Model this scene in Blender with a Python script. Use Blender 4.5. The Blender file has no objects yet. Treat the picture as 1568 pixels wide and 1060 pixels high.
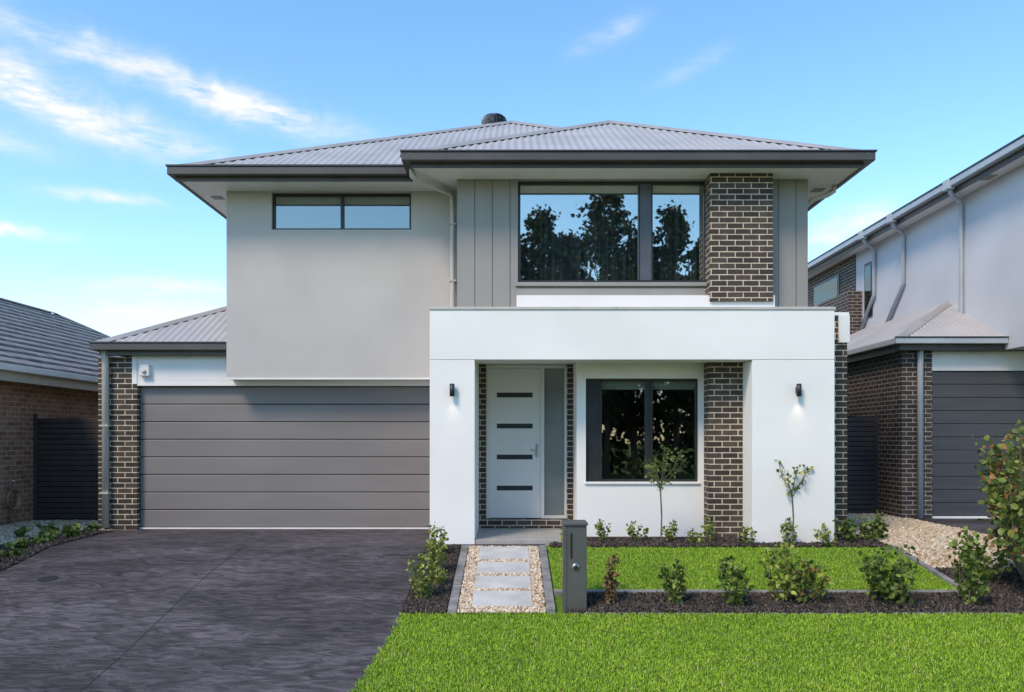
import bpy, math, random
import numpy as np
from mathutils import Vector, Matrix
random.seed(4); RNG=np.random.default_rng(7)
scene=bpy.context.scene
COL=scene.collection

# ------------------------------------------------------------------ materials
def newmat(name):
    m=bpy.data.materials.new(name); m.use_nodes=True
    nt=m.node_tree; b=nt.nodes['Principled BSDF']
    return m,nt,b
def N(nt,t,**k):
    n=nt.nodes.new(t)
    for a,v in k.items(): setattr(n,a,v)
    return n
def noisemat(name,c1,c2,scale=6,rough=.8,bump=.2,bscale=None,bdist=.01,stretch=(1,1,1),metal=0,detail=4,c3=None,spec=.5,lo=.35,hi=.65):
    m,nt,b=newmat(name)
    tc=N(nt,'ShaderNodeTexCoord'); mp=N(nt,'ShaderNodeMapping'); mp.inputs['Scale'].default_value=stretch
    nt.links.new(tc.outputs['Object'],mp.inputs['Vector'])
    no=N(nt,'ShaderNodeTexNoise'); no.inputs['Scale'].default_value=scale; no.inputs['Detail'].default_value=detail
    nt.links.new(mp.outputs[0],no.inputs['Vector'])
    cr=N(nt,'ShaderNodeValToRGB'); cr.color_ramp.elements[0].color=(*c1,1); cr.color_ramp.elements[1].color=(*c2,1)
    cr.color_ramp.elements[0].position=lo; cr.color_ramp.elements[1].position=hi
    nt.links.new(no.outputs['Fac'],cr.inputs['Fac']); nt.links.new(cr.outputs[0],b.inputs['Base Color'])
    b.inputs['Roughness'].default_value=rough; b.inputs['Metallic'].default_value=metal
    b.inputs['Specular IOR Level'].default_value=spec
    if bump:
        n2=N(nt,'ShaderNodeTexNoise'); n2.inputs['Scale'].default_value=bscale or scale*8; n2.inputs['Detail'].default_value=3
        nt.links.new(mp.outputs[0],n2.inputs['Vector'])
        bp=N(nt,'ShaderNodeBump'); bp.inputs['Strength'].default_value=bump; bp.inputs['Distance'].default_value=bdist
        nt.links.new(n2.outputs['Fac'],bp.inputs['Height']); nt.links.new(bp.outputs[0],b.inputs['Normal'])
    return m
def s(r,g,b): # 8 bit srgb -> linear
    f=lambda c:(c/255/12.92) if c/255<=.04045 else ((c/255+.055)/1.055)**2.4
    return (f(r),f(g),f(b))
def brickmat(name,c1,c2,mo,w=.24,h=.086,bias=0):
    m,nt,b=newmat(name)
    tc=N(nt,'ShaderNodeTexCoord'); sx=N(nt,'ShaderNodeSeparateXYZ'); nt.links.new(tc.outputs['Object'],sx.inputs[0])
    ad=N(nt,'ShaderNodeMath',operation='ADD'); nt.links.new(sx.outputs[0],ad.inputs[0]); nt.links.new(sx.outputs[1],ad.inputs[1])
    cb=N(nt,'ShaderNodeCombineXYZ'); nt.links.new(ad.outputs[0],cb.inputs[0]); nt.links.new(sx.outputs[2],cb.inputs[1])
    br=N(nt,'ShaderNodeTexBrick'); nt.links.new(cb.outputs[0],br.inputs['Vector'])
    br.inputs['Color1'].default_value=(*c1,1); br.inputs['Color2'].default_value=(*c2,1); br.inputs['Mortar'].default_value=(*mo,1)
    br.inputs['Scale'].default_value=1; br.inputs['Brick Width'].default_value=w; br.inputs['Row Height'].default_value=h
    br.inputs['Mortar Size'].default_value=.0072; br.inputs['Mortar Smooth'].default_value=.1; br.inputs['Bias'].default_value=bias
    no=N(nt,'ShaderNodeTexNoise'); no.inputs['Scale'].default_value=9; no.inputs['Detail'].default_value=5; nt.links.new(tc.outputs['Object'],no.inputs['Vector'])
    mx=N(nt,'ShaderNodeMix',data_type='RGBA',blend_type='MULTIPLY'); mx.inputs[0].default_value=.6
    mr=N(nt,'ShaderNodeMapRange'); mr.inputs[1].default_value=.3; mr.inputs[2].default_value=.7; mr.inputs[3].default_value=.55; mr.inputs[4].default_value=1.35
    nt.links.new(no.outputs['Fac'],mr.inputs[0]); nt.links.new(br.outputs['Color'],mx.inputs[6]); nt.links.new(mr.outputs[0],mx.inputs[7])
    nt.links.new(mx.outputs[2],b.inputs['Base Color']); b.inputs['Roughness'].default_value=.75
    iv=N(nt,'ShaderNodeMath',operation='SUBTRACT'); iv.inputs[0].default_value=1; nt.links.new(br.outputs['Fac'],iv.inputs[1])
    bp=N(nt,'ShaderNodeBump'); bp.inputs['Strength'].default_value=.6; bp.inputs['Distance'].default_value=.007
    nt.links.new(iv.outputs[0],bp.inputs['Height']); nt.links.new(bp.outputs[0],b.inputs['Normal'])
    return m
def leafmat(name,rough=.5,trans=.25):
    m,nt,b=newmat(name)
    at=N(nt,'ShaderNodeAttribute'); at.attribute_name='Col'
    nt.links.new(at.outputs['Color'],b.inputs['Base Color']); b.inputs['Roughness'].default_value=rough
    b.inputs['Specular IOR Level'].default_value=.35
    if not trans: return m
    tr=N(nt,'ShaderNodeBsdfTranslucent'); nt.links.new(at.outputs['Color'],tr.inputs['Color'])
    ms=N(nt,'ShaderNodeMixShader'); ms.inputs[0].default_value=trans
    out=nt.nodes['Material Output']
    nt.links.new(b.outputs[0],ms.inputs[1]); nt.links.new(tr.outputs[0],ms.inputs[2]); nt.links.new(ms.outputs[0],out.inputs['Surface'])
    return m
def glassmat(name,refl=.5,tint=(.8,.88,.9),gc=(.78,.80,.76)):
    m,nt,b=newmat(name); nt.nodes.remove(b); out=nt.nodes['Material Output']
    g=N(nt,'ShaderNodeBsdfGlossy'); g.inputs['Roughness'].default_value=.012; g.inputs['Color'].default_value=(*gc,1)
    t=N(nt,'ShaderNodeBsdfTransparent'); t.inputs['Color'].default_value=(*tint,1)
    ms=N(nt,'ShaderNodeMixShader'); ms.inputs[0].default_value=refl
    tc=N(nt,'ShaderNodeTexCoord'); no=N(nt,'ShaderNodeTexNoise'); no.inputs['Scale'].default_value=1.3; no.inputs['Detail'].default_value=1
    nt.links.new(tc.outputs['Object'],no.inputs['Vector']); bp=N(nt,'ShaderNodeBump'); bp.inputs['Strength'].default_value=.06; bp.inputs['Distance'].default_value=.02
    nt.links.new(no.outputs['Fac'],bp.inputs['Height']); nt.links.new(bp.outputs[0],g.inputs['Normal'])
    nt.links.new(t.outputs[0],ms.inputs[1]); nt.links.new(g.outputs[0],ms.inputs[2]); nt.links.new(ms.outputs[0],out.inputs['Surface'])
    return m

M={}
M['white']=noisemat('white_render',(.775,.752,.725),(.83,.807,.78),.8,.85,.35,160,.004)
M['beige']=noisemat('grey_beige_render',(.455,.42,.393),(.515,.478,.45),.7,.9,.45,140,.004)
M['nwall']=noisemat('pale_blue_render',(.55,.56,.585),(.61,.62,.645),.9,.9,.35,140,.004)
M['clad']=noisemat('painted_cladding',(.265,.25,.232),(.292,.278,.258),2,.6,.1,60,.002,stretch=(1,1,.1))
M['trim']=noisemat('white_trim',(.74,.725,.70),(.80,.785,.76),2,.5,0)
M['pipe']=noisemat('beige_downpipe',(.46,.43,.39),(.52,.49,.45),3,.4,0)
M['npipe']=noisemat('blue_grey_downpipe',(.36,.40,.44),(.41,.45,.49),3,.4,0)
M['gutter']=noisemat('brown_grey_gutter',(.062,.054,.049),(.08,.07,.064),2,.42,0)
M['gutdark']=noisemat('dark_gutter_lip',(.03,.027,.027),(.04,.036,.036),2,.4,0)
M['roof']=noisemat('corrugated_metal',(.38,.36,.355),(.45,.43,.42),1.1,.5,.05,40,.003,metal=.1)
M['roofcap']=noisemat('roof_capping',(.31,.295,.29),(.37,.355,.35),2,.45,0,metal=.1)
M['frame']=noisemat('dark_aluminium',(.024,.025,.028),(.035,.036,.039),3,.4,0,metal=.2)
M['mull']=noisemat('grey_aluminium',(.075,.08,.095),(.09,.095,.11),3,.4,0)
M['garage']=noisemat('garage_door_grey',(.188,.168,.160),(.212,.191,.182),1.2,.45,.05,80,.002,stretch=(.5,1,2))
M['black']=noisemat('black_gap',(.01,.01,.01),(.015,.015,.015),3,.9,0)
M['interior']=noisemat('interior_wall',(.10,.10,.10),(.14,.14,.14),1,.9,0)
M['curtain']=noisemat('curtain_fabric',(.05,.055,.057),(.16,.165,.17),3,.9,0,stretch=(7,1,.05))
M['blind']=noisemat('roller_blind',(.6,.62,.58),(.68,.7,.66),3,.9,0)
M['glass']=glassmat('window_glass',.50,gc=(.84,.86,.80))
M['glass_dim']=glassmat('window_glass_dim',.46,gc=(.50,.53,.50))
M['glass_low']=glassmat('window_glass_low',.20,(.6,.65,.63))
M['frost']=noisemat('frosted_glass',(.20,.225,.23),(.26,.285,.285),1.5,.08,0,spec=.9)
M['door']=noisemat('door_paint',(.70,.68,.65),(.74,.72,.69),2,.4,0)
M['steel']=noisemat('brushed_steel',(.5,.5,.5),(.6,.6,.6),8,.3,0,metal=.9)
M['brick']=brickmat('dark_brick',s(50,41,35),s(80,66,56),s(200,187,165))
M['brickL']=brickmat('brown_brick',s(132,98,82),s(162,126,106),s(180,162,144))
M['brickR']=brickmat('charcoal_brick',s(48,42,40),s(72,62,57),s(165,155,143))
M['tile']=noisemat('porch_tile',(.33,.31,.28),(.40,.38,.35),5,.5,.1,60,.002)
M['conc']=noisemat('pale_paver',(.42,.41,.39),(.54,.53,.505),3,.85,.3,90,.004)
M['edge']=noisemat('grey_edging',(.14,.135,.13),(.27,.26,.25),5,.85,.4,70,.005)
M['fence']=noisemat('dark_slat_fence',(.034,.031,.033),(.048,.044,.045),3,.5,0)
M['fenceL']=noisemat('brown_slat_fence',(.05,.041,.037),(.065,.054,.05),3,.5,0)
M['ndoor']=noisemat('charcoal_roller_door',(.052,.052,.062),(.064,.064,.074),3,.45,.05,50,.003,stretch=(.3,1,4))
M['letter']=noisemat('letterbox_metal',(.085,.086,.082),(.11,.111,.107),3,.45,.1,120,.002,metal=.2)
M['soil']=noisemat('mulch_soil',(.012,.010,.009),(.04,.034,.03),30,.95,.8,60,.03)
M['asphalt']=noisemat('asphalt',(.04,.04,.042),(.06,.06,.062),8,.9,.5,200,.01)
M['footpath']=noisemat('footpath_concrete',(.32,.31,.29),(.40,.39,.37),3,.9,.3,90,.005)
M['gravelbase']=noisemat('gravel_base',(.22,.16,.10),(.52,.42,.30),38,.9,.9,60,.03)
M['grassbase']=noisemat('grass_ground',(.08,.15,.012),(.15,.26,.02),14,.95,.9,70,.03)
M['bark']=noisemat('bark',(.07,.055,.045),(.13,.10,.08),14,.9,.5,60,.01)
M['stem']=noisemat('green_brown_stem',(.10,.08,.05),(.16,.13,.08),14,.8,0)
M['tileroof']=noisemat('concrete_roof_tile',(.17,.16,.158),(.26,.25,.245),4,.75,.3,50,.006)
M['leaf']=leafmat('leaf'); M['blade']=leafmat('grass_blade',.7,.0); M['farleaf']=leafmat('tree_leaf',.6,0)
M['stone']=leafmat('pebble',.8,0); M['chip']=leafmat('bark_chip',.9,0)

def driveway_mat():
    m,nt,b=newmat('stamped_concrete')
    tc=N(nt,'ShaderNodeTexCoord')
    def noise(sc,st,det=4,dist=0):
        mp=N(nt,'ShaderNodeMapping'); mp.inputs['Scale'].default_value=st; nt.links.new(tc.outputs['Object'],mp.inputs[0])
        n=N(nt,'ShaderNodeTexNoise'); n.inputs['Scale'].default_value=sc; n.inputs['Detail'].default_value=det; n.inputs['Distortion'].default_value=dist
        nt.links.new(mp.outputs[0],n.inputs['Vector']); return n
    a=noise(1.0,(3.4,11,1),6,1.3); c=noise(.5,(1,1.6,1),5,.8); d=noise(60,(1,1,1),3)
    ramp=N(nt,'ShaderNodeValToRGB'); ramp.color_ramp.elements[0].position=.38; ramp.color_ramp.elements[1].position=.66
    ramp.color_ramp.elements[0].color=(.044,.038,.042,1); ramp.color_ramp.elements[1].color=(.112,.098,.109,1)
    nt.links.new(a.outputs['Fac'],ramp.inputs[0])
    mr=N(nt,'ShaderNodeMapRange'); mr.inputs[1].default_value=.38; mr.inputs[2].default_value=.62; mr.inputs[3].default_value=.70; mr.inputs[4].default_value=1.28
    nt.links.new(c.outputs['Fac'],mr.inputs[0])
    mx=N(nt,'ShaderNodeMix',data_type='RGBA',blend_type='MULTIPLY'); mx.inputs[0].default_value=1
    nt.links.new(ramp.outputs[0],mx.inputs[6]); nt.links.new(mr.outputs[0],mx.inputs[7]); nt.links.new(mx.outputs[2],b.inputs['Base Color'])
    b.inputs['Roughness'].default_value=.72; b.inputs['Specular IOR Level'].default_value=.3
    ad=N(nt,'ShaderNodeMath',operation='MULTIPLY_ADD'); ad.inputs[1].default_value=.12
    nt.links.new(d.outputs['Fac'],ad.inputs[0]); nt.links.new(a.outputs['Fac'],ad.inputs[2])
    bp=N(nt,'ShaderNodeBump'); bp.inputs['Strength'].default_value=1; bp.inputs['Distance'].default_value=.06
    nt.links.new(ad.outputs[0],bp.inputs['Height']); nt.links.new(bp.outputs[0],b.inputs['Normal'])
    return m
M['drive']=driveway_mat()

# ------------------------------------------------------------------ helpers
def empty(name,loc=(0,0,0)):
    e=bpy.data.objects.new(name,None); COL.objects.link(e); e.location=loc; e.empty_display_size=.3
    return e
def parent(o,p):
    if p is not None:
        o.parent=p; o.matrix_parent_inverse=Matrix.Translation(-Vector(p.location))
def mesh(name,v,f,mat,p=None,smooth=False):
    me=bpy.data.meshes.new(name); me.from_pydata([tuple(a) for a in v],[],f)
    mats=mat if isinstance(mat,list) else [mat]
    for m_ in mats: me.materials.append(m_)
    if smooth: me.polygons.foreach_set('use_smooth',[True]*len(me.polygons))
    me.update(); o=bpy.data.objects.new(name,me); COL.objects.link(o); parent(o,p); return o
BF=[(0,3,2,1),(4,5,6,7),(0,1,5,4),(1,2,6,5),(2,3,7,6),(3,0,4,7)]
def bv(x0,x1,y0,y1,z0,z1):
    return [(x0,y0,z0),(x1,y0,z0),(x1,y1,z0),(x0,y1,z0),(x0,y0,z1),(x1,y0,z1),(x1,y1,z1),(x0,y1,z1)]
def boxes(name,bl,mat,p=None,bevel=0):
    v=[];f=[]
    for b in bl:
        n=len(v); v+=bv(*b); f+=[tuple(n+i for i in q) for q in BF]
    o=mesh(name,v,f,mat,p)
    if bevel:
        md=o.modifiers.new('bevel','BEVEL'); md.width=bevel; md.segments=2; md.limit_method='ANGLE'
    return o
def box(name,x0,x1,y0,y1,z0,z1,mat,p=None,bevel=0): return boxes(name,[(x0,x1,y0,y1,z0,z1)],mat,p,bevel)
def tube(name,pts,r,mat,p=None,n=12,square=False):
    v=[];f=[]; pts=[Vector(q) for q in pts]; rs=r if isinstance(r,list) else [r]*len(pts)
    for i,q in enumerate(pts):
        t=(pts[min(i+1,len(pts)-1)]-pts[max(i-1,0)]).normalized()
        a=t.cross(Vector((0,1,0)) if abs(t.y)<.9 else Vector((1,0,0))).normalized(); b=t.cross(a)
        for k in range(n):
            an=2*math.pi*k/n; v.append(q+(a*math.cos(an)+b*math.sin(an))*rs[i])
    for i in range(len(pts)-1):
        for k in range(n):
            f.append((i*n+k,i*n+(k+1)%n,(i+1)*n+(k+1)%n,(i+1)*n+k))
    f.append(tuple(range(n))[::-1]); f.append(tuple((len(pts)-1)*n+k for k in range(n)))
    return mesh(name,v,f,mat,p,smooth=True)
def wall(name,x0,x1,z0,z1,y,ops,th,mat,p=None):
    xs=sorted({x0,x1,*[o[0] for o in ops],*[o[1] for o in ops]}); zs=sorted({z0,z1,*[o[2] for o in ops],*[o[3] for o in ops]})
    v=[];f=[]
    def q(a,b,c,d):
        n=len(v); v.extend([a,b,c,d]); f.append((n,n+1,n+2,n+3))
    for i in range(len(xs)-1):
        for j in range(len(zs)-1):
            cx=(xs[i]+xs[i+1])/2; cz=(zs[j]+zs[j+1])/2
            if any(o[0]<cx<o[1] and o[2]<cz<o[3] for o in ops): continue
            q((xs[i],y,zs[j]),(xs[i+1],y,zs[j]),(xs[i+1],y,zs[j+1]),(xs[i],y,zs[j+1]))
    for a,b,c,d in ops:
        q((a,y,c),(a,y,d),(a,y+th,d),(a,y+th,c)); q((b,y,c),(b,y+th,c),(b,y+th,d),(b,y,d))
        q((a,y,c),(a,y+th,c),(b,y+th,c),(b,y,c)); q((a,y,d),(b,y,d),(b,y+th,d),(a,y+th,d))
    return mesh(name,v,f,mat,p)
def quad(name,pts,mat,p=None): return mesh(name,pts,[tuple(range(len(pts)))],mat,p)
def window(name,x0,x1,z0,z1,y,mulls,fw,p,glass,left=0):
    L=[(x0,x0+fw+left,y,y+.07,z0,z1),(x1-fw,x1,y,y+.07,z0,z1),(x0+fw+left,x1-fw,y,y+.07,z1-fw,z1),(x0+fw+left,x1-fw,y,y+.07,z0,z0+fw)]
    for mx,mw in mulls: L.append((mx-mw/2,mx+mw/2,y-.004,y+.066,z0+fw,z1-fw))
    boxes(name+'_frame',L,M['frame'],p,.003)
    quad(name+'_glass',[(x0+.01,y+.04,z0+.01),(x1-.01,y+.04,z0+.01),(x1-.01,y+.04,z1-.01),(x0+.01,y+.04,z1-.01)],glass,p)
    box(name+'_blind',x0+.03,x1-.03,y+.10,y+.12,z1-.16,z1-.01,M['blind'],p)
def corr(name,poly,zf,axis,p,pitch=.12,A=.012,mat=None):
    ui=0 if axis=='x' else 1
    us=[q[ui] for q in poly]; lo,hi=min(us),max(us); n=int((hi-lo)/(pitch/6))+1
    S=sorted(set([round(lo+(hi-lo)*i/n,5) for i in range(n+1)]+[round(u,5) for u in us]))
    v=[];f=[];rows=[]
    for u in S:
        uu=min(max(u,lo+1e-5),hi-1e-5); c=[]
        for i in range(len(poly)):
            a=poly[i];b=poly[(i+1)%len(poly)]
            if (a[ui]-uu)*(b[ui]-uu)<=0 and a[ui]!=b[ui]:
                t=(uu-a[ui])/(b[ui]-a[ui]); c.append(a[1-ui]+t*(b[1-ui]-a[1-ui]))
        if len(c)<2: continue
        rows.append(len(v)); w=math.sin(2*math.pi*u/pitch)
        for vv in (min(c),max(c)):
            x,y=(u,vv) if ui==0 else (vv,u)
            v.append((x,y,zf(x,y)+A*w))
    for a,b in zip(rows[:-1],rows[1:]): f.append((a,b,b+1,a+1))
    return mesh(name,v,f,mat or M['roof'],p,smooth=True)
def cap(name,a,b,w,p,mat=None):
    a=Vector(a);b=Vector(b); t=(b-a).normalized(); sd=t.cross(Vector((0,0,1))).normalized(); up=sd.cross(t)
    prof=[(-w,-.035),(-w*.5,.012),(-w*.18,.03),(w*.18,.03),(w*.5,.012),(w,-.035)]
    v=[q+sd*x+up*(z+.012) for q in (a,b) for x,z in prof]; n=len(prof)
    f=[(i,i+1,n+i+1,n+i) for i in range(n-1)]
    return mesh(name,v,f,mat or M['roofcap'],p,smooth=False)

# terrain profile: flat behind the facade, falling to the street
KP=[(-400,-1.1),(-12,-1.1),(-4,-1.12),(3.5,-1.0),(5.0,-.93),(6.2,-.80),(8.8,-.42),(11.3,-.03),(13.3,.0),(18,.0),(400,.0)]
def g(y):
    return float(np.interp(y,[k[0] for k in KP],[k[1] for k in KP]))
def sheet(name,y0,y1,xl,xr,dz,mat,step=.3,nx=1):
    xl_=xl if callable(xl) else (lambda y:xl); xr_=xr if callable(xr) else (lambda y:xr)
    ys=sorted({y0,y1,*[k[0] for k in KP if y0<k[0]<y1],*([y0+i*step for i in range(1,int((y1-y0)/step)+1) if y0+i*step<y1] if step else [])})
    v=[(xl_(y)+(xr_(y)-xl_(y))*i/nx,y,g(y)+dz) for y in ys for i in range(nx+1)]; w=nx+1
    f=[(r*w+i,r*w+i+1,(r+1)*w+i+1,(r+1)*w+i) for r in range(len(ys)-1) for i in range(nx)]
    return mesh(name,v,f,mat)
def scatter(name,base_v,base_f,P,R,S,C,mat,p=None,extra=None):
    bvx=np.array(base_v,dtype=float); nb=len(bvx); n=len(P)
    V=np.einsum('nij,nkj->nki',R,bvx[None]*S[:,None,:])+P[:,None,:]
    V=V.reshape(-1,3); F=np.array(base_f); k=F.shape[1]
    FF=(F[None]+ (np.arange(n)*nb)[:,None,None]).reshape(-1,k)
    me=bpy.data.meshes.new(name); me.vertices.add(len(V)); me.vertices.foreach_set('co',V.ravel())
    me.loops.add(FF.size); me.loops.foreach_set('vertex_index',FF.ravel().astype(np.int32))
    me.polygons.add(len(FF)); me.polygons.foreach_set('loop_start',(np.arange(len(FF))*k).astype(np.int32))
    me.polygons.foreach_set('loop_total',np.full(len(FF),k,dtype=np.int32))
    me.update(calc_edges=True); me.materials.append(mat)
    a=me.color_attributes.new('Col','FLOAT_COLOR','POINT')
    CC=np.ones((n,nb,4)); CC[:,:,:3]=C[:,None,:]; a.data.foreach_set('color',CC.ravel())
    me.validate(); o=bpy.data.objects.new(name,me); COL.objects.link(o); parent(o,p); return o
def randrot(n):
    q=RNG.normal(size=(n,4)); q/=np.linalg.norm(q,axis=1)[:,None]; w,x,y,z=q.T
    return np.stack([np.stack([1-2*(y*y+z*z),2*(x*y-z*w),2*(x*z+y*w)],1),np.stack([2*(x*y+z*w),1-2*(x*x+z*z),2*(y*z-x*w)],1),np.stack([2*(x*z-y*w),2*(y*z+x*w),1-2*(x*x+y*y)],1)],1)
def gy(Y): return np.interp(Y,[k[0] for k in KP],[k[1] for k in KP])
ph=(1+5**.5)/2
ICO_V=[(a/1.9,b/1.9,c/1.9) for a,b,c in [(-1,ph,0),(1,ph,0),(-1,-ph,0),(1,-ph,0),(0,-1,ph),(0,1,ph),(0,-1,-ph),(0,1,-ph),(ph,0,-1),(ph,0,1),(-ph,0,-1),(-ph,0,1)]]
ICO_F=[(0,11,5),(0,5,1),(0,1,7),(0,7,10),(0,10,11),(1,5,9),(5,11,4),(11,10,2),(10,7,6),(7,1,8),(3,9,4),(3,4,2),(3,2,6),(3,6,8),(3,8,9),(4,9,5),(2,4,11),(6,2,10),(8,6,7),(9,8,1)]
BOXV=bv(-1,1,-1,1,-1,1)
def pebbles(name,n,xr,yr,pal,size,keep=None,dz=.01):
    X=RNG.uniform(*xr,n); Y=RNG.uniform(*yr,n)
    if keep is not None:
        k=keep(X,Y); X=X[k];Y=Y[k]
    n=len(X); S=RNG.uniform(size*.5,size*1.2,(n,1))*RNG.uniform(.6,1.2,(n,3)); S[:,2]*=.9
    pal=np.array(pal); C=pal[RNG.integers(0,len(pal),n)]*RNG.uniform(.75,1.2,(n,1))
    return scatter(name,ICO_V,ICO_F,np.stack([X,Y,gy(Y)+dz],1),randrot(n),S,C,M['stone'])
def chips(name,n,xr,yr,keep=None,dz=.015):
    X=RNG.uniform(*xr,n); Y=RNG.uniform(*yr,n)
    if keep is not None:
        k=keep(X,Y); X=X[k];Y=Y[k]
    n=len(X); S=np.stack([RNG.uniform(.012,.038,n),RNG.uniform(.006,.015,n),RNG.uniform(.003,.006,n)],1)
    C=np.array([.030,.024,.020])*RNG.uniform(.3,3.2,(n,1)); lt=RNG.random(n)<.04; C[lt]=np.array([.16,.12,.08])
    return scatter(name,BOXV,BF,np.stack([X,Y,gy(Y)+dz],1),randrot(n),S,C,M['chip'])
def grass(name,n,xr,yr,keep=None,h=.035,dz=0):
    X=RNG.uniform(*xr,n); Y=RNG.uniform(*yr,n)
    if keep is not None:
        k=keep(X,Y); X=X[k];Y=Y[k]
    n=len(X); an=RNG.uniform(0,2*math.pi,n); tl=RNG.uniform(.2,1.35,n)
    ca,sa=np.cos(an),np.sin(an); ct,st=np.cos(tl),np.sin(tl); z=np.zeros(n)
    R=np.stack([np.stack([ca,-sa*ct,sa*st],1),np.stack([sa,ca*ct,-ca*st],1),np.stack([z,st,ct],1)],1)
    H=RNG.uniform(h*.5,h*1.3,n); S=np.stack([RNG.uniform(.003,.0055,n),np.ones(n),H],1)
    pt=np.sin(X*2.3+1.7*np.sin(Y*1.9))*np.sin(Y*3.1+1.3*np.sin(X*1.2))+.6*np.sin(X*9+Y*5)*np.sin(Y*11-X*3)+.6*np.sin(X*23-Y*14)*np.sin(Y*31+X*9)
    base=np.array([.26,.42,.018]); alt=np.array([.45,.60,.04]); dk=np.array([.11,.25,.012])
    t=np.clip(RNG.normal(.4+.15*pt,.3),0,1)[:,None]; C=dk*(1-t)+alt*t; C=.55*C+.45*base*RNG.uniform(.5,1.4,(n,1))
    dry=RNG.random(n)<.05; C[dry]=np.array([.5,.44,.18])
    return scatter(name,[(-1,0,0),(1,0,0),(.7,0,.6),(0,.0,1)],[(0,1,2,3)],np.stack([X,Y,gy(Y)+dz],1),R,S,C,M['blade'])
LEAF_V=[(0,0,0),(.32,.35,.06),(.30,.7,.05),(0,1,-.05),(-.30,.7,.05),(-.32,.35,.06)]
LEAF_F=[(0,1,2,3),(0,3,4,5)]
def foliage(name,P,size,pal,p,var=.45,matname='leaf'):
    P=np.array(P); n=len(P); S=np.ones((n,3))*RNG.uniform(size*.55,size*1.25,(n,1))
    pal=np.array(pal); C=pal[RNG.integers(0,len(pal),n)]*RNG.uniform(1-var,1+var,(n,1))
    return scatter(name,LEAF_V,LEAF_F,P,randrot(n),S,C,M[matname],p)
G_MID=[(.10,.15,.025),(.13,.19,.035),(.07,.11,.022),(.19,.24,.05)]
G_YEL=[(.24,.28,.05),(.16,.21,.04),(.33,.34,.08),(.10,.145,.03)]
G_RED=[(.12,.165,.035),(.18,.225,.045),(.26,.13,.05),(.085,.125,.03),(.15,.19,.04),(.27,.27,.06)]
G_DRY=[(.20,.095,.04),(.28,.15,.07),(.12,.08,.04),(.15,.13,.05)]
def branchtube(V,F,a,b,ra,rb,n=5):
    a=Vector(a);b=Vector(b);t=(b-a).normalized(); u=t.cross(Vector((.3,1,.1))).normalized(); w=t.cross(u); k=len(V)
    for q,r in ((a,ra),(b,rb)):
        for i in range(n): V.append(q+(u*math.cos(2*math.pi*i/n)+w*math.sin(2*math.pi*i/n))*r)
    for i in range(n): F.append((k+i,k+(i+1)%n,k+n+(i+1)%n,k+n+i))
def shrub(name,x,y,h,w,n,leaf,pal,nst=6,low=.15,z=None,bias=1.0,clump=.13):
    z=g(y) if z is None else z
    e=empty(name,(x,y,z)); V=[];F=[];P=[]
    per=max(1,n//nst)
    for i in range(nst):
        a=random.uniform(0,2*math.pi); rr=w*.5*math.sqrt(random.random()); hh=h*random.uniform(.65,1.0)*(1-.25*rr/(w*.5+1e-6))
        p0=Vector((x+random.uniform(-.02,.02),y+random.uniform(-.02,.02),z-.02)); tip=Vector((x+rr*math.cos(a),y+rr*math.sin(a),z+hh))
        mid=(p0+tip)/2+Vector((rr*.35*math.cos(a),rr*.35*math.sin(a),0))
        pts=[p0,(p0+mid)/2+Vector((rr*.08*math.cos(a),rr*.08*math.sin(a),0)),mid,(mid+tip)/2,tip]
        for k in range(4): branchtube(V,F,pts[k],pts[k+1],.008*(1-k*.2)*max(.6,h),.008*(.8-k*.2)*max(.6,h)+.001)
        for _ in range(per):
            t=low+(1-low)*random.random()**(.8*bias); s_=t*4; k=min(int(s_),3); q=pts[k].lerp(pts[k+1],s_-k)
            r=w*clump*random.random()**.5; b=random.uniform(0,2*math.pi); c=random.uniform(-1,1)
            P.append((q.x+r*math.cos(b),q.y+r*math.sin(b),max(q.z+r*c*.8,z+.02)))
    mesh('stems',V,F,M['stem'],e); foliage('leaves',P,leaf,pal,e)
    return e
def tree(name,x,y,H,R,n,leaf,pal,trunk_r=.2,crown0=.3,nclump=40,mat='bark'):
    z=g(y); e=empty(name,(x,y,z)); V=[];F=[];P=[]
    p0=Vector((x,y,z-.1)); pts=[p0]; cur=p0
    for i in range(1,7):
        cur=Vector((x+random.uniform(-.03,.03)*H*.3,y+random.uniform(-.05,.05)*H*.3,z+H*.95*i/6)); pts.append(cur)
    for i in range(6): branchtube(V,F,pts[i],pts[i+1],trunk_r*(1-i/6.5),trunk_r*(1-(i+1)/6.5),8)
    for c in range(nclump):
        t=crown0+(1-crown0)*(c+random.random())/nclump; t=min(t,.999); k=min(int(t*6),5); a0=pts[k].lerp(pts[k+1],t*6-k)
        u=(t-crown0)/(1-crown0); prof=min(1,.2+1.9*(1-u))*min(1,.5+u*3)
        a=random.uniform(0,2*math.pi); rr=R*prof*random.uniform(.15,1); q=a0+Vector((rr*math.cos(a),rr*math.sin(a),rr*random.uniform(0,.35)))
        root=pts[max(0,k-1)].lerp(pts[k],.7); branchtube(V,F,root if t>crown0+.1 else a0,q,trunk_r*.22,trunk_r*.05,5)
        cr=R*random.uniform(.14,.34)*(.55+.45*prof)
        m=n//nclump
        d=RNG.normal(size=(m,3))*.55*cr; d[:,2]*=.75
        P.append(d+np.array(q)[None])
    mesh('trunk_and_limbs',V,F,M[mat],e,smooth=True); foliage('crown',np.concatenate(P),leaf,pal,e,.5,'farleaf')
    return e

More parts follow.
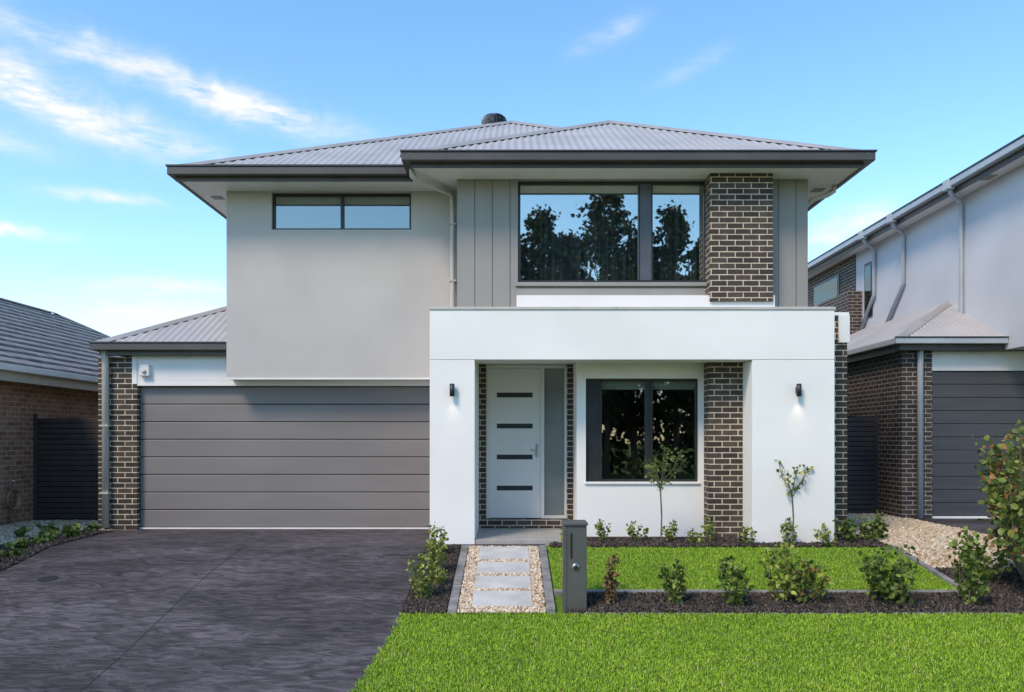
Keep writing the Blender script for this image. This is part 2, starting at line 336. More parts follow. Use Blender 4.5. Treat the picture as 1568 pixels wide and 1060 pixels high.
# ------------------------------------------------------------------ MAIN HOUSE
H=empty('two_storey_house',(0,12,0))
SL=.527; Z0=5.63
GX0,GX1=-5.22,5.22; YF=12.27; YR=11.65; XL=-1.57; YB=28.0
half=(GX1-GX0)/2; XM=(GX0+GX1)/2; YA=YF+half; ZA=Z0+SL*half
h2=(GX1-XL)/2; XA2=(GX1+XL)/2; YA2=YR+h2; ZA2=Z0+SL*h2; YV=YF+h2; YBr=YB-half
corr('roof_slope_main_front',[(GX0,YF),(XL,YF),(XA2,YV),(XM,YA)],lambda x,y:Z0+SL*(y-YF),'x',H)
corr('roof_slope_main_left',[(GX0,YF),(XM,YA),(XM,YBr),(GX0,YB)],lambda x,y:Z0+SL*(x-GX0),'y',H)
corr('roof_slope_right',[(GX1,YR),(GX1,YB),(XM,YBr),(XM,YA),(XA2,YV),(XA2,YA2)],lambda x,y:Z0+SL*(GX1-x),'y',H)
corr('roof_slope_wing_front',[(XL,YR),(GX1,YR),(XA2,YA2)],lambda x,y:Z0+SL*(y-YR),'x',H)
corr('roof_slope_wing_left',[(XL,YR),(XA2,YA2),(XA2,YV),(XL,YF)],lambda x,y:Z0+SL*(x-XL),'y',H)
corr('roof_slope_back',[(GX0,YB),(GX1,YB),(XM,YBr)],lambda x,y:Z0+SL*(YB-y),'x',H)
for i,(a,b) in enumerate([((GX0,YF,Z0),(XM,YA,ZA)),((XM,YA,ZA),(XM,YBr,ZA)),((XL,YR,Z0),(XA2,YA2,ZA2)),((GX1,YR,Z0),(XA2,YA2,ZA2)),((XA2,YA2,ZA2),(XA2,YV,ZA2)),((XM,YA,ZA),(XA2,YV,ZA2))]):
    cap('ridge_cap_%d'%i,a,b,.11,H)
boxes('gutters',[(GX0-.03,XL-.03,YF-.06,YF+.06,5.52,5.645),(GX0-.03,GX0+.09,YF+.062,YB,5.52,5.645),
   (XL-.03,GX1+.03,YR-.06,YR+.06,5.52,5.645),(GX1-.09,GX1+.03,YR+.062,YB,5.52,5.645),(XL-.03,XL+.09,YR+.062,YF+.06,5.52,5.645)],M['gutter'],H,.012)
boxes('gutter_lips',[(GX0-.045,XL-.045,YF-.075,YF-.03,5.645,5.668),(GX0-.045,GX0,YF-.028,YB,5.645,5.668),
   (XL-.045,GX1+.045,YR-.075,YR-.03,5.645,5.668),(GX1,GX1+.045,YR-.028,YB,5.645,5.668),(XL-.045,XL,YR-.028,YF-.06,5.645,5.668)],M['gutdark'],H)
boxes('fascia',[(GX0+.05,XL+.05,YF+.065,YF+.09,5.455,5.60),(GX0+.092,GX0+.11,YF+.092,YB-.1,5.455,5.60),
   (XL+.09,GX1-.09,YR+.065,YR+.09,5.455,5.60),(GX1-.12,GX1-.095,YR+.092,YB-.1,5.455,5.60),(XL+.095,XL+.12,YR+.092,YF+.06,5.455,5.60)],M['gutter'],H)
boxes('soffit',[(GX0+.11,GX1-.12,YF+.091,YB-.1,5.475,5.50),(XL+.12,GX1-.12,YR+.091,YF+.0905,5.475,5.50)],M['trim'],H)
boxes('soffit_vents',[(GX0+.28,GX0+.46,13.15,13.33,5.468,5.474),(4.8,4.98,12.75,12.93,5.468,5.474)],M['clad'],H)
# upper left wall
wl=(-3.86,-1.62,4.86,5.455)
wall('upper_left_wall',-4.585,-.8,2.465,5.478,12.9,[wl],.1,M['beige'],H)
quad('upper_left_side_wall',[(-4.585,12.9,2.465),(-4.585,12.9,5.478),(-4.585,27,5.478),(-4.585,27,2.465)],M['beige'],H)
quad('cantilever_underside',[(-4.585,12.9,2.465),(-.8,12.9,2.465),(-.8,13.6,2.465),(-4.585,13.6,2.465)],M['trim'],H)
box('cantilever_drip_trim',-4.60,-1.19,12.885,12.905,2.452,2.478,M['trim'],H)
window('upper_left_window',*wl,12.955,[(-2.74,.05)],.035,H,M['glass_dim'])
# upper right wall
wr=(.09,2.99,3.89,5.45)
wall('upper_right_wall',-.84,4.53,3.3,5.478,12.3,[wr],.1,M['clad'],H)
quad('upper_right_side_wall',[(4.53,12.3,3.3),(4.53,27,3.3),(4.53,27,5.478),(4.53,12.3,5.478)],M['clad'],H)
quad('upper_right_return',[(-.84,12.3,2.6),(-.84,12.9,2.6),(-.84,12.9,5.478),(-.84,12.3,5.478)],M['clad'],H)
quad('rear_wall',[(-4.585,27,0),(4.53,27,0),(4.53,27,5.478),(-4.585,27,5.478)],M['beige'],H)
G=[]
for x in (-.57,-.30,-.03,4.08,4.35): G.append((x-.004,x+.004,12.296,12.2995,3.3,5.47))
boxes('cladding_grooves',G,M['gutter'],H)
window('upper_right_window',*wr,12.33,[(2.05,.22)],.04,H,M['glass'])
boxes('mullion_cover',[(1.965,2.135,12.318,12.325,3.93,5.41)],M['mull'],H)
box('window_sill',.05,2.97,12.24,12.32,3.83,3.888,M['clad'],H,.006)
boxes('sill_cladding',[(.07,2.96,12.27,12.299,3.67,3.80)],M['clad'],H,.004)
box('white_upstand',.07,3.95,12.06,12.298,3.3,3.655,M['white'],H,.006)
box('upper_brick_pier',2.965,3.905,12.02,12.45,3.56,5.474,M['brick'],H)
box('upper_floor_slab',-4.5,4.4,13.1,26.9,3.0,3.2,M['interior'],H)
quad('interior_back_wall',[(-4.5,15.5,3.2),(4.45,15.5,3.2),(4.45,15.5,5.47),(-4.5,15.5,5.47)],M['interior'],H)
def curtain(name,x0,x1,z0,z1,y):
    n=int((x1-x0)/.02); v=[];f=[]
    for i in range(n+1):
        x=x0+(x1-x0)*i/n; o=.03*math.sin(x*45)+.012*math.sin(x*17); v+=[(x,y+o,z0),(x,y+o,z1)]
    for i in range(n): f.append((2*i,2*i+2,2*i+3,2*i+1))
    mesh(name,v,f,M['curtain'],H,True)
curtain('upper_curtain',.12,2.95,3.85,5.3,12.65)
# portico
boxes('portico_piers',[(-1.188,-.538,11.6,12.1,-.35,2.638),(3.471,4.66,11.6,12.25,-.35,2.638)],M['white'],H,.006)
box('portico_beam',-1.188,4.66,11.6,12.0,2.643,3.36,M['white'],H,.006)
box('portico_roof_slab',-1.17,4.64,12.0,13.4,2.72,3.3,M['white'],H)
box('parapet_cap',-1.2,4.675,11.585,12.02,3.362,3.405,M['pipe'],H,.006)
box('parapet_cap_joint',1.50,1.504,11.583,11.60,3.362,3.407,M['gutter'],H)
box('porch_left_wall',-1.17,-.541,12.1,13.6,-.3,2.72,M['white'],H)
box('right_boundary_wall',4.62,5.07,12.15,27,-.3,3.36,M['brick'],H)
boxes('right_wall_cap',[(4.665,5.09,12.12,12.3,3.362,3.41),(4.93,5.09,12.1,12.148,2.95,3.36)],M['trim'],H,.004)
# window bay of ground floor
wg=(1.14,2.88,.835,2.43)
wall('front_room_wall',1.0,3.6,-.3,2.73,12.4,[wg],.12,M['white'],H)
quad('front_room_return',[(1.0,12.4,-.3),(1.0,12.4,2.73),(1.0,13.25,2.73),(1.0,13.25,-.3)],M['white'],H)
window('front_room_window',*wg,12.46,[(2.10,.07)],.035,H,M['glass_low'],left=.18)
boxes('front_room_sash',[(1.355,1.395,12.452,12.52,.875,2.39),(2.14,2.18,12.452,12.52,.875,2.39)],M['frame'],H,.003)
box('front_room_sill',1.12,2.90,12.37,12.45,.80,.833,M['trim'],H,.004)
box('front_room_head_trim',1.10,2.92,12.385,12.399,2.435,2.70,M['trim'],H,.003)
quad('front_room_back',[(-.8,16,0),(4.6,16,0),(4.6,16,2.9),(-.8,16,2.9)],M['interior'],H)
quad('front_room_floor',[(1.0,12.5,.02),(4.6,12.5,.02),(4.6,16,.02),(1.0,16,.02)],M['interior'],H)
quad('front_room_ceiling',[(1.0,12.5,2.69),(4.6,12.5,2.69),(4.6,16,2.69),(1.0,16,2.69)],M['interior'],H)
box('ground_brick_pier',2.96,3.52,12.08,12.39,-.3,2.70,M['brick'],H)
# entry
boxes('entry_brick',[(-.54,-.425,13.12,13.4,-.2,2.715),(.985,1.0-.002,13.12,13.4,-.2,2.715),(.955,.984,13.12,13.4,-.2,2.715),(-.424,.954,13.12,13.4,.04,.19)],M['brick'],H)
boxes('entry_brick_right',[(.90,.954,13.14,13.4,.191,2.715)],M['brick'],H)
boxes('door_frame',[(-.424,-.375,13.17,13.3,.192,2.71),(.475,.53,13.17,13.3,.192,2.71),(.86,.90,13.17,13.3,.192,2.71),(-.374,.474,13.17,13.3,2.66,2.71),(.531,.859,13.17,13.3,2.66,2.71),(.531,.859,13.17,13.3,.192,.24)],M['door'],H,.004)
slots=[2.22,1.71,1.2,.69]
wall('front_door_leaf',-.374,.474,.20,2.655,13.2,[(-.25,.34,z-.04,z+.04) for z in slots],.03,M['door'],H)
boxes('door_glazing',[(-.26,.35,13.215,13.225,z-.05,z+.05) for z in slots],M['frame'],H)
box('sidelight_glass',.531,.859,13.22,13.23,.24,2.66,M['frost'],H)
box('door_lock_plate',.385,.425,13.18,13.199,1.20,1.42,M['steel'],H,.004)
tube('door_lever',[(.405,13.16,1.32),(.405,13.15,1.32),(.30,13.15,1.32)],.011,M['steel'],H)
boxes('porch_floor',[(-.537,.999,11.62,13.12,-.3,.04)],M['tile'],H,.006)
boxes('porch_tile_joints',[(x-.003,x+.003,11.63,13.1,.0402,.0415) for x in (-.15,.25,.65)]+[(-.53,.99,y-.003,y+.003,.0402,.0412) for y in (12.0,12.4,12.8)],M['pipe'],H)
# sconces
for i,x in enumerate((-.86,4.12)):
    box('sconce_bracket_%d'%i,x-.03,x+.03,11.56,11.599,2.16,2.24,M['frame'],H,.004)
    tube('sconce_body_%d'%i,[(x,11.53,2.11),(x,11.53,2.29)],.036,M['frame'],H,16)
    l=bpy.data.lights.new('sconce_lamp','SPOT'); l.energy=3.0 if i else 1.6; l.color=(1,.78,.5); l.spot_size=math.radians(70); l.spot_blend=1; l.shadow_soft_size=.02
    lo=bpy.data.objects.new('sconce_lamp_%d'%i,l); COL.objects.link(lo); lo.location=(x,11.53,2.1); parent(lo,H)
# garage
box('garage_pier',-6.8,-6.16,13.2,13.6,-.3,2.84,M['brick'],H)
box('garage_lintel',-6.16,-1.2,13.2,13.5,2.372,2.463,M['white'],H)
box('garage_lintel_upper',-6.158,-4.59,13.2,13.5,2.465,2.86,M['white'],H)
box('garage_pier_white_cap',-6.24,-6.161,13.19,13.3,2.40,2.86,M['white'],H)
box('garage_side_wall',-6.8,-6.5,13.6,26,-.3,2.85,M['brick'],H)
PN=[]
nP=8; zt,zb=2.365,.035; hp=(zt-zb)/nP
for i in range(nP):
    z=zb+i*hp; PN+=[(-6.158,-1.16,13.305,13.34,z+.004,z+hp-.008)]
boxes('garage_door_panels',PN,M['garage'],H,.008)
box('garage_door_back',-6.158,-1.16,13.33,13.36,.0,2.37,M['black'],H)
box('garage_door_seal',-6.158,-1.16,13.28,13.304,.008,.032,M['trim'],H)
box('alarm_box',-6.09,-5.93,13.12,13.198,2.52,2.72,M['trim'],H,.02)
tube('alarm_box_light',[(-6.01,13.10,2.60),(-6.01,13.122,2.60)],.035,M['pipe'],H)
# garage roof
gx,gy_,gz=-6.78,13.0,3.03
corr('garage_roof_front',[(gx,gy_),(-4.59,gy_),(-4.59,gy_+2.19)],lambda x,y:gz+SL*(y-gy_),'x',H)
corr('garage_roof_left',[(gx,gy_),(-4.59,gy_+2.19),(-4.59,26),(gx,26)],lambda x,y:gz+SL*(x-gx),'y',H)
cap('garage_hip_cap',(gx,gy_,gz),(-4.6,gy_+2.18,gz+SL*2.18),.1,H)
boxes('garage_gutter',[(gx-.03,-4.59,gy_-.06,gy_+.06,2.93,3.045),(gx-.03,gx+.06,gy_+.062,26,2.93,3.045)],M['gutter'],H,.01)
boxes('garage_gutter_lip',[(gx-.045,-4.592,gy_-.075,gy_-.03,3.045,3.065)],M['gutdark'],H)
boxes('garage_fascia',[(gx+.07,-4.60,gy_+.062,13.19,2.86,2.95)],M['gutter'],H)
# downpipes
tube('downpipe_upper',[(-1.48,11.9,5.5),(-1.48,11.93,5.40),(-1.42,12.0,5.36),(-.99,12.75,5.40),(-.95,12.78,5.33),(-.945,12.79,5.2),(-.945,12.79,3.4),(-.945,12.79,3.3)],.042,M['pipe'],H)
tube('downpipe_garage',[(-6.65,13.08,2.95),(-6.65,13.14,2.75),(-6.65,13.145,0.05)],.055,M['pipe'],H)
tube('downpipe_right',[(5.05,12.6,5.5),(5.05,12.6,5.38),(4.95,12.6,5.32),(4.7,12.62,5.25),(4.60,12.65,5.1),(4.59,12.65,3.4)],.035,M['pipe'],H)
boxes('downpipe_straps',[(-6.72,-6.58,13.08,13.2,z,z+.03) for z in (.6,1.7)]+[(-1.0,-.89,12.74,12.9,z,z+.025) for z in (4.0,4.9)],M['pipe'],H)
# whirlybird vent
vx,vy=-.40,18.0; vz=Z0+SL*(vx-GX0)+.06
tube('roof_vent_neck',[(vx,vy,vz-.15),(vx,vy,vz+.24)],.17,M['roofcap'],H,20)
V=[];F=[]
for k in range(24):
    for j in range(7):
        ph_=math.pi*j/6*.92+.1; r=.29*math.sin(ph_)**.7; a=2*math.pi*k/24+j*.05
        V.append((vx+r*math.cos(a),vy+r*math.sin(a),vz+.36+.17*math.cos(ph_)))
        V.append((vx+(r*.85)*math.cos(a+.17),vy+(r*.85)*math.sin(a+.17),vz+.36+.17*math.cos(ph_)))
    for j in range(6):
        n=(k*7+j)*2; F.append((n,n+1,n+3,n+2))
mesh('roof_vent_turbine',V,F,M['mull'],H)
tube('roof_vent_core',[(vx,vy,vz+.2),(vx,vy,vz+.5)],.13,M['gutdark'],H,16)

# ------------------------------------------------------------------ LEFT NEIGHBOUR
L=empty('brick_house',(-12,14,0))
box('brick_walls',-17,-8.75,9.0,25.5,-.4,2.62,M['brickL'],L)
ex,rx,ez=-8.3,-12.6,2.74; nr=15; dx=(ex-rx)/nr; y0,y1=8.5,26
v=[];f=[]
for i in range(nr):
    xa=ex-dx*i; xb=xa-dx*1.05; za=ez+.51*(dx*i)+.04; zb_=ez+.51*dx*(i+1)+.006
    ins=dx*i; ya=y0+ins*.9; yb=y1-ins*.9; w=.3; m_=int((yb-ya)/w)
    for k in range(m_):
        a=ya+k*w+(i%2)*w*.5; b=a+w-.006; j=random.uniform(-.004,.004)
        n=len(v); v+=[(xa,a,za+j),(xa,b,za+j),(xb,b,zb_+j),(xb,a,zb_+j),(xa,a,za-.035),(xa,b,za-.035)]
        f+=[(n,n+1,n+2,n+3),(n+4,n+5,n+1,n)]
mesh('tiled_roof_slope',v,f,M['tileroof'],L)
zr=ez+.51*(ex-rx)
mesh('roof_underlay',[(ex,y0,ez-.03),(ex,y1,ez-.03),(rx,y1-3.9,zr-.03),(rx,y0+3.9,zr-.03),(-16.9,y0,ez-.03),(-16.9,y1,ez-.03)],[(0,1,2,3),(4,3,2,5),(0,3,4),(1,5,2)],M['tileroof'],L)
cap('ridge_tiles',(rx,y0+3.9,zr),(rx,y1-3.9,zr),.16,L,M['tileroof'])
cap('hip_tiles',(ex,y1,ez),(rx,y1-3.9,zr),.16,L,M['tileroof']); cap('hip_tiles_front',(ex,y0,ez),(rx,y0+3.9,zr),.16,L,M['tileroof'])
box('eave_gutter',ex-.06,ex+.06,y0,y1,2.62,2.73,M['trim'],L,.012)
box('eave_fascia',ex-.1,ex-.062,y0,y1,2.46,2.68,M['pipe'],L)
box('eave_soffit',-8.75,ex-.1,y0,y1,2.5,2.52,M['trim'],L)
# ------------------------------------------------------------------ RIGHT NEIGHBOUR
R=empty('neighbour_two_storey_house',(10,18,0))
uw=9.12; sz=6.43
mesh('upper_render_wall',[(uw,13.0,3.15),(uw,21.3,3.15),(uw,21.3,sz+.01),(uw,13.0,sz+.01),(14,13.0,3.15),(14,13,sz+.01),(14,21.3,3.15)],[(0,3,2,1),(0,4,5,3),(0,1,6,4)],M['nwall'],R)
box('upper_brick_wall',uw-.02,14,21.3,30,-.2,sz+.01,M['brickR'],R)
box('balcony_brick',uw-.35,uw+.5,20.9,23.0,4.0,5.35,M['brickR'],R)
boxes('upper_window',[(uw-.04,uw-.022,22.3,24.2,4.9,6.1)],M['frame'],R)
box('upper_window_glass',uw-.05,uw-.042,22.4,24.1,4.98,6.02,M['glass_low'],R)
boxes('side_window_frame',[(uw-.02,uw-.002,20.3,20.75,4.6,6.0)],M['frame'],R)
box('side_window_glass',uw-.03,uw-.022,20.36,20.69,4.68,5.92,M['glass_low'],R)
gxr=8.62
boxes('upper_gutter',[(gxr,gxr+.13,12.0,31,6.47,6.60),(gxr,15,11.9,12.0,6.47,6.60)],M['npipe'],R,.012)
boxes('upper_gutter_lip',[(gxr-.015,gxr+.02,12.0,31,6.60,6.625),(gxr-.015,15,11.88,11.92,6.60,6.625)],M['gutdark'],R)
box('upper_fascia',gxr+.131,gxr+.16,12.05,31,6.36,6.58,M['gutter'],R)
box('upper_soffit',gxr+.16,14.8,12.1,31,sz-.03,sz,M['trim'],R)
corr('upper_roof',[(gxr,11.95),(gxr+3,14.95),(gxr+3,31),(gxr,31)],lambda x,y:6.6+.42*(x-gxr),'y',R)
corr('upper_roof_front',[(gxr,11.95),(15,11.95),(15,14.95),(gxr+3,14.95)],lambda x,y:6.6+.42*(y-11.95),'x',R)
for i,(yd,zb2) in enumerate([(16.2,3.9),(18.6,4.2),(20.1,4.2)]):
    tube('upper_downpipe_%d'%i,[(gxr+.06,yd-.3,6.5),(gxr+.06,yd-.3,6.38),(gxr+.12,yd-.25,6.32),(uw-.1,yd-.02,6.28),(uw-.06,yd,6.18),(uw-.06,yd,zb2+.9 if i else zb2),(uw-.06,yd+(0 if not i else .1),zb2+.8 if i else zb2-.05)]+([(uw-.06,yd+1.1,zb2-.2)] if i else []),.045,M['npipe'],R)
boxes('soffit_vent',[(gxr+.2,gxr+.4,14.9,15.2,sz-.038,sz-.031)],M['clad'],R)
boxes('rainheads',[(gxr-.05,gxr+.10,yd-.4,yd-.2,6.42,6.62) for yd in (16.2,18.6,20.1)],M['npipe'],R,.01)
# neighbour garage
box('garage_brick_wall',7.3,14,15.15,30,-.3,3.16,M['brickR'],R)
box('garage_brick_pier_front',7.302,7.87,15.05,15.149,-.3,3.14,M['brickR'],R)
box('garage_render_lintel',7.871,13.9,15.08,15.149,2.78,3.14,M['trim'],R)
nb=[]
for i in range(11):
    z=.05+i*.2475; nb.append((7.9,12.8,15.11,15.147,z+.004,z+.243))
boxes('neighbour_garage_door',nb,M['ndoor'],R,.006)
box('garage_door_seal',7.9,12.8,15.08,15.109,.0,.045,M['trim'],R)
ngx,ngy,ngz=7.1,14.8,3.34
corr('garage_roof_front',[(ngx,ngy),(12,ngy),(12,ngy+2.2),(ngx+2.2,ngy+2.2)],lambda x,y:ngz+.5*(y-ngy),'x',R)
corr('garage_roof_left',[(ngx,ngy),(ngx+2.2,ngy+2.2),(ngx+2.2,30),(ngx,30)],lambda x,y:ngz+.5*(x-ngx),'y',R)
cap('garage_hip',(ngx,ngy,ngz),(ngx+2.2,ngy+2.2,ngz+1.1),.1,R)
boxes('garage_gutter',[(ngx-.05,uw-.01,ngy-.06,ngy+.06,3.25,3.36),(ngx-.05,ngx+.07,ngy+.062,30,3.25,3.36)],M['npipe'],R,.012)
boxes('garage_gutter_lip',[(ngx-.065,uw-.01,ngy-.075,ngy-.04,3.36,3.38)],M['gutdark'],R)
boxes('garage_fascia',[(ngx+.075,12,ngy+.062,15.04,3.142,3.30),(ngx+.075,7.298,15.05,30,3.12,3.30)],M['gutter'],R)
tube('garage_downpipe',[(7.62,14.95,3.28),(7.62,14.99,3.1),(7.62,14.99,.02)],.055,M['npipe'],R)

# ------------------------------------------------------------------ FENCES
def slat_fence(name,x0,x1,y,z0,z1,mat,h=.085,gap=.012):
    e=empty(name,((x0+x1)/2,y,z0)); B=[];z=z0
    while z+h<z1: B.append((x0,x1,y,y+.02,z,z+h)); z+=h+gap
    boxes('slats',B,mat,e,.003); boxes('posts',[(x0,x0+.06,y-.03,y-.001,z0-.1,z1+.05),(x1-.06,x1,y-.03,y-.001,z0-.1,z1+.05),((x0+x1)/2-.03,(x0+x1)/2+.03,y+.021,y+.06,z0-.1,z1)],mat,e,.003)
    box('backing',x0+.01,x1-.01,y+.062,y+.07,z0,z1-.05,M['black'],e)
slat_fence('slatted_side_fence',-8.74,-6.81,14.7,-.05,1.9,M['fenceL'])
slat_fence('slatted_side_fence',5.08,7.29,16.0,0,2.0,M['fence'])

# ------------------------------------------------------------------ GROUND
v=[];f=[]
ys=[k[0] for k in KP]
for y in ys: v+=[(-400,y,g(y)-.02),(400,y,g(y)-.02)]
for i in range(len(ys)-1): f.append((2*i,2*i+1,2*i+3,2*i+2))
mesh('ground',v,f,M['grassbase'])
def drx(y): return -1.2-(max(0,8.8-y)**1.6)*.065
def dlx(y): return -6.5-(max(0,8.8-y)**1.6)*.05
sheet('driveway',4.98,13.3,dlx,drx,.004,M['drive'])
sheet('porch_apron',11.33,11.62,-1.199,.47,.004,M['drive'])
sheet('driveway_joint',5.0,13.0,lambda y:-3.78+.05*math.sin(y*1.1)-.004,lambda y:-3.78+.05*math.sin(y*1.1)+.004,.0065,M['black'])
mesh('drain_cover',[(-5.75+.11*math.cos(a*math.pi/12),9.95+.11*math.sin(a*math.pi/12),g(9.95+.11*math.sin(a*math.pi/12))+.01) for a in range(24)],[tuple(range(24))],M['black'])
sheet('footpath',3.6,4.98,-60,60,-.006,M['footpath'],step=0)
sheet('road',-11,-4.02,-200,200,.0,M['asphalt'],step=0)
box('kerb',-200,200,-4.02,-3.85,-1.2,-1.0,M['footpath'])
sheet('lawn_soil',9.5,11.28,.5,5.3,.004,M['grassbase'])
sheet('verge_lawn',5.0,8.78,lambda y:drx(y)+.0,12,.001,M['grassbase'])
grass('lawn',75000,(.5,5.31),(9.52,11.27),h=.032)
kp=lambda X,Y:(X>-1.2-np.maximum(0,8.8-Y)**1.6*.065-.025+.03*np.sin(Y*37)*np.sin(Y*11))
grass('verge_grass',150000,(-1.6,7.0),(6.75,8.8),kp,h=.034)
# beds
sheet('front_garden_bed',8.8,9.4,.6,7.6,.006,M['soil']); sheet('side_garden_bed',9.4,10.35,5.42,7.6,.006,M['soil'])
sheet('house_garden_bed',11.3,12.38,.55,5.3,.006,M['soil']); sheet('entry_garden_bed',8.8,11.33,-1.19,-.72,.006,M['soil'])
chips('bark_mulch',9000,(.6,7.4),(8.8,9.4)); chips('bark_mulch',7000,(5.42,7.4),(9.4,10.3)); chips('bark_mulch',6000,(.55,5.3),(11.32,12.1)); chips('bark_mulch',5500,(-1.18,-.73),(8.82,11.33))
sheet('left_garden_bed',9.0,12.9,-7.25,dlx,.006,M['soil']); chips('bark_mulch',6000,(-7.25,-6.52),(9.8,12.9))
sheet('gravel_strip',10.35,16,5.42,7.4,.007,M['gravelbase']); sheet('gravel_yard',9.5,14.7,-8.75,-7.25,.009,M['gravelbase']); sheet('gravel_yard',12.9,14.7,-7.25,-6.55,.009,M['gravelbase'])
GP=[(.55,.45,.33),(.46,.33,.21),(.62,.55,.44),(.35,.24,.14),(.5,.41,.28)]
pebbles('gravel_stones',14000,(5.42,7.4),(10.35,15.9),GP,.024); pebbles('gravel_stones',11000,(-8.7,-6.55),(10.5,14.6),GP,.024,lambda X,Y:(X<-7.25)|(Y>12.9))
sheet('neighbour_driveway',5.0,15.1,7.4,13,.005,M['drive'])
sheet('gravel_path',8.82,11.32,-.60,.37,.006,M['gravelbase'])
SB=[(11.24,10.70),(10.55,10.13),(10.0,9.58),(9.46,8.98)]
def kpath(X,Y):
    k=np.ones(len(X),bool)
    for a,b in SB: k&=~((X>-.45)&(X<.23)&(Y>b-.0)&(Y<a))
    return k
pebbles('gravel_stones',6500,(-.6,.37),(8.83,11.31),[(.58,.48,.36),(.50,.36,.23),(.64,.56,.46),(.40,.27,.17),(.66,.55,.41)],.019,kpath,.012)
for a,b in SB:
    vv=[(-.45,b,g(b)),(.23,b,g(b)),(.23,a,g(a)),(-.45,a,g(a))]
    o=mesh('stepping_stone',[(x,y,z-.02) for x,y,z in vv]+[(x,y,z+.03) for x,y,z in vv],BF,M['conc']); md=o.modifiers.new('b','BEVEL'); md.width=.008; md.segments=2
def edging(name,pts,w=.1,l=.2,mat='edge',top=.035):
    V=[];F=[]
    for (xa,ya),(xb,yb) in zip(pts[:-1],pts[1:]):
        D=Vector((xb-xa,yb-ya)); n=max(1,int(D.length/l)); t=D.normalized(); nn=Vector((-t.y,t.x))*w/2
        for i in range(n):
            a=Vector((xa,ya))+D*(i/n)+t*.004; b=Vector((xa,ya))+D*((i+1)/n)-t*.004; j=random.uniform(-.005,.005)
            q=[a-nn,b-nn,b+nn,a+nn]; k=len(V)
            V+=[(c.x,c.y,g(c.y)-.05) for c in q]+[(c.x,c.y,g(c.y)+top+j) for c in q]; F+=[tuple(k+m for m in ff) for ff in BF]
    o=mesh(name,V,F,M[mat]); md=o.modifiers.new('b','BEVEL'); md.width=.006; md.segments=2; return o
edging('path_edging',[(-.66,8.85),(-.66,11.30)]); edging('path_edging',[(.43,11.30),(.43,8.85)])
edging('lawn_edging',[(.49,9.45),(5.36,9.45)],.07,.6); edging('lawn_edging',[(5.37,9.52),(5.37,11.28)],.07,.6)
edging('verge_edging',[(.6,8.81),(7.4,8.81)],.03,1.0,'edge',.012); edging('driveway_edging',[(-1.21,8.85),(-1.21,11.3)],.03,.8,'soil',.012)

# ------------------------------------------------------------------ LETTERBOX
B=empty('letterbox',(.69,8.95,g(8.9)))
zb=g(8.88)-.03
box('pillar_body',.575,.825,8.86,9.16,zb,.54,M['letter'],B,.006)
box('lid',.565,.838,8.84,9.18,.543,.575,M['letter'],B,.005)
box('side_strip',.565,.60,8.852,8.859,zb+.02,.53,M['letter'],B)
box('mail_slot',.645,.665,8.853,8.859,.18,.46,M['black'],B)
tube('lock_ring',[(.70,8.845,.09),(.70,8.858,.09)],.037,M['steel'],B,24); tube('lock_core',[(.70,8.840,.09),(.70,8.846,.09)],.024,M['gutdark'],B,24)
# ------------------------------------------------------------------ HOSE
e=empty('garden_hose_reel',(-8.6,13.9,.4))
pts=[]
for i in range(90):
    a=i*.42; pts.append((-8.66+.0006*i,13.9+(.15+.0006*i)*math.cos(a),.45+(.17)*math.sin(a)))
tube('hose_coil',pts,.013,noisemat('hose',(.25,.16,.10),(.3,.2,.12),5,.5,0),e,8)
tube('tap_riser',[(-8.68,13.9,-.05),(-8.68,13.9,.75),(-8.6,13.9,.78)],.014,M['steel'],e,8)
tube('hose_tail',[(-8.55,13.7,.2),(-8.4,13.6,.03),(-8.1,13.5,.02),(-7.8,13.7,.02),(-7.9,13.95,.02)],.012,bpy.data.materials['hose'],e,8)

# ------------------------------------------------------------------ PLANTS
row=[(1.16,9.08,.60,.22,170,.06,G_DRY,5),(1.84,9.08,.60,.26,240,.065,G_MID,5),(2.50,9.08,.66,.38,280,.07,G_MID,6),(3.08,9.15,.80,.36,230,.075,G_YEL,5),(3.32,9.1,.62,.40,280,.075,G_RED,6),(4.36,9.12,.78,.62,620,.075,G_MID,9),(5.12,9.0,.62,.36,230,.07,G_MID,5)]
for x,y,h,w,n,l,pal,ns in row: shrub('garden_shrub',x,y,h,w,n,l,pal,ns,.12,clump=.17)
for x,y,h,w,n in [(1.36,11.75,.40,.26,130),(1.85,11.8,.40,.28,140),(2.30,11.75,.42,.24,120),(2.88,11.75,.50,.2,110),(3.35,11.5,.36,.22,110),(3.95,11.45,.44,.24,120),(4.5,11.4,.46,.36,170),(.80,11.5,.46,.2,180),(2.6,11.55,.25,.3,90)]:
    shrub('bedding_plant',x,y,h,w,n,.055,G_YEL,5,.1)
for x,y,h,w,n in [(-1.02,9.25,.62,.34,380),(-.98,10.1,.66,.30,360),(-1.0,10.9,.52,.26,220),(-.84,9.7,.3,.2,120)]:
    shrub('entry_shrub',x,y,h,w,n,.05,G_YEL,7,.05)
for x,y,h,w,n in [(4.95,11.7,.5,.3,180),(5.3,11.9,.42,.4,200),(5.55,12.1,.5,.3,140)]: shrub('side_shrub',x,y,h,w,n,.07,G_MID,6,.05)
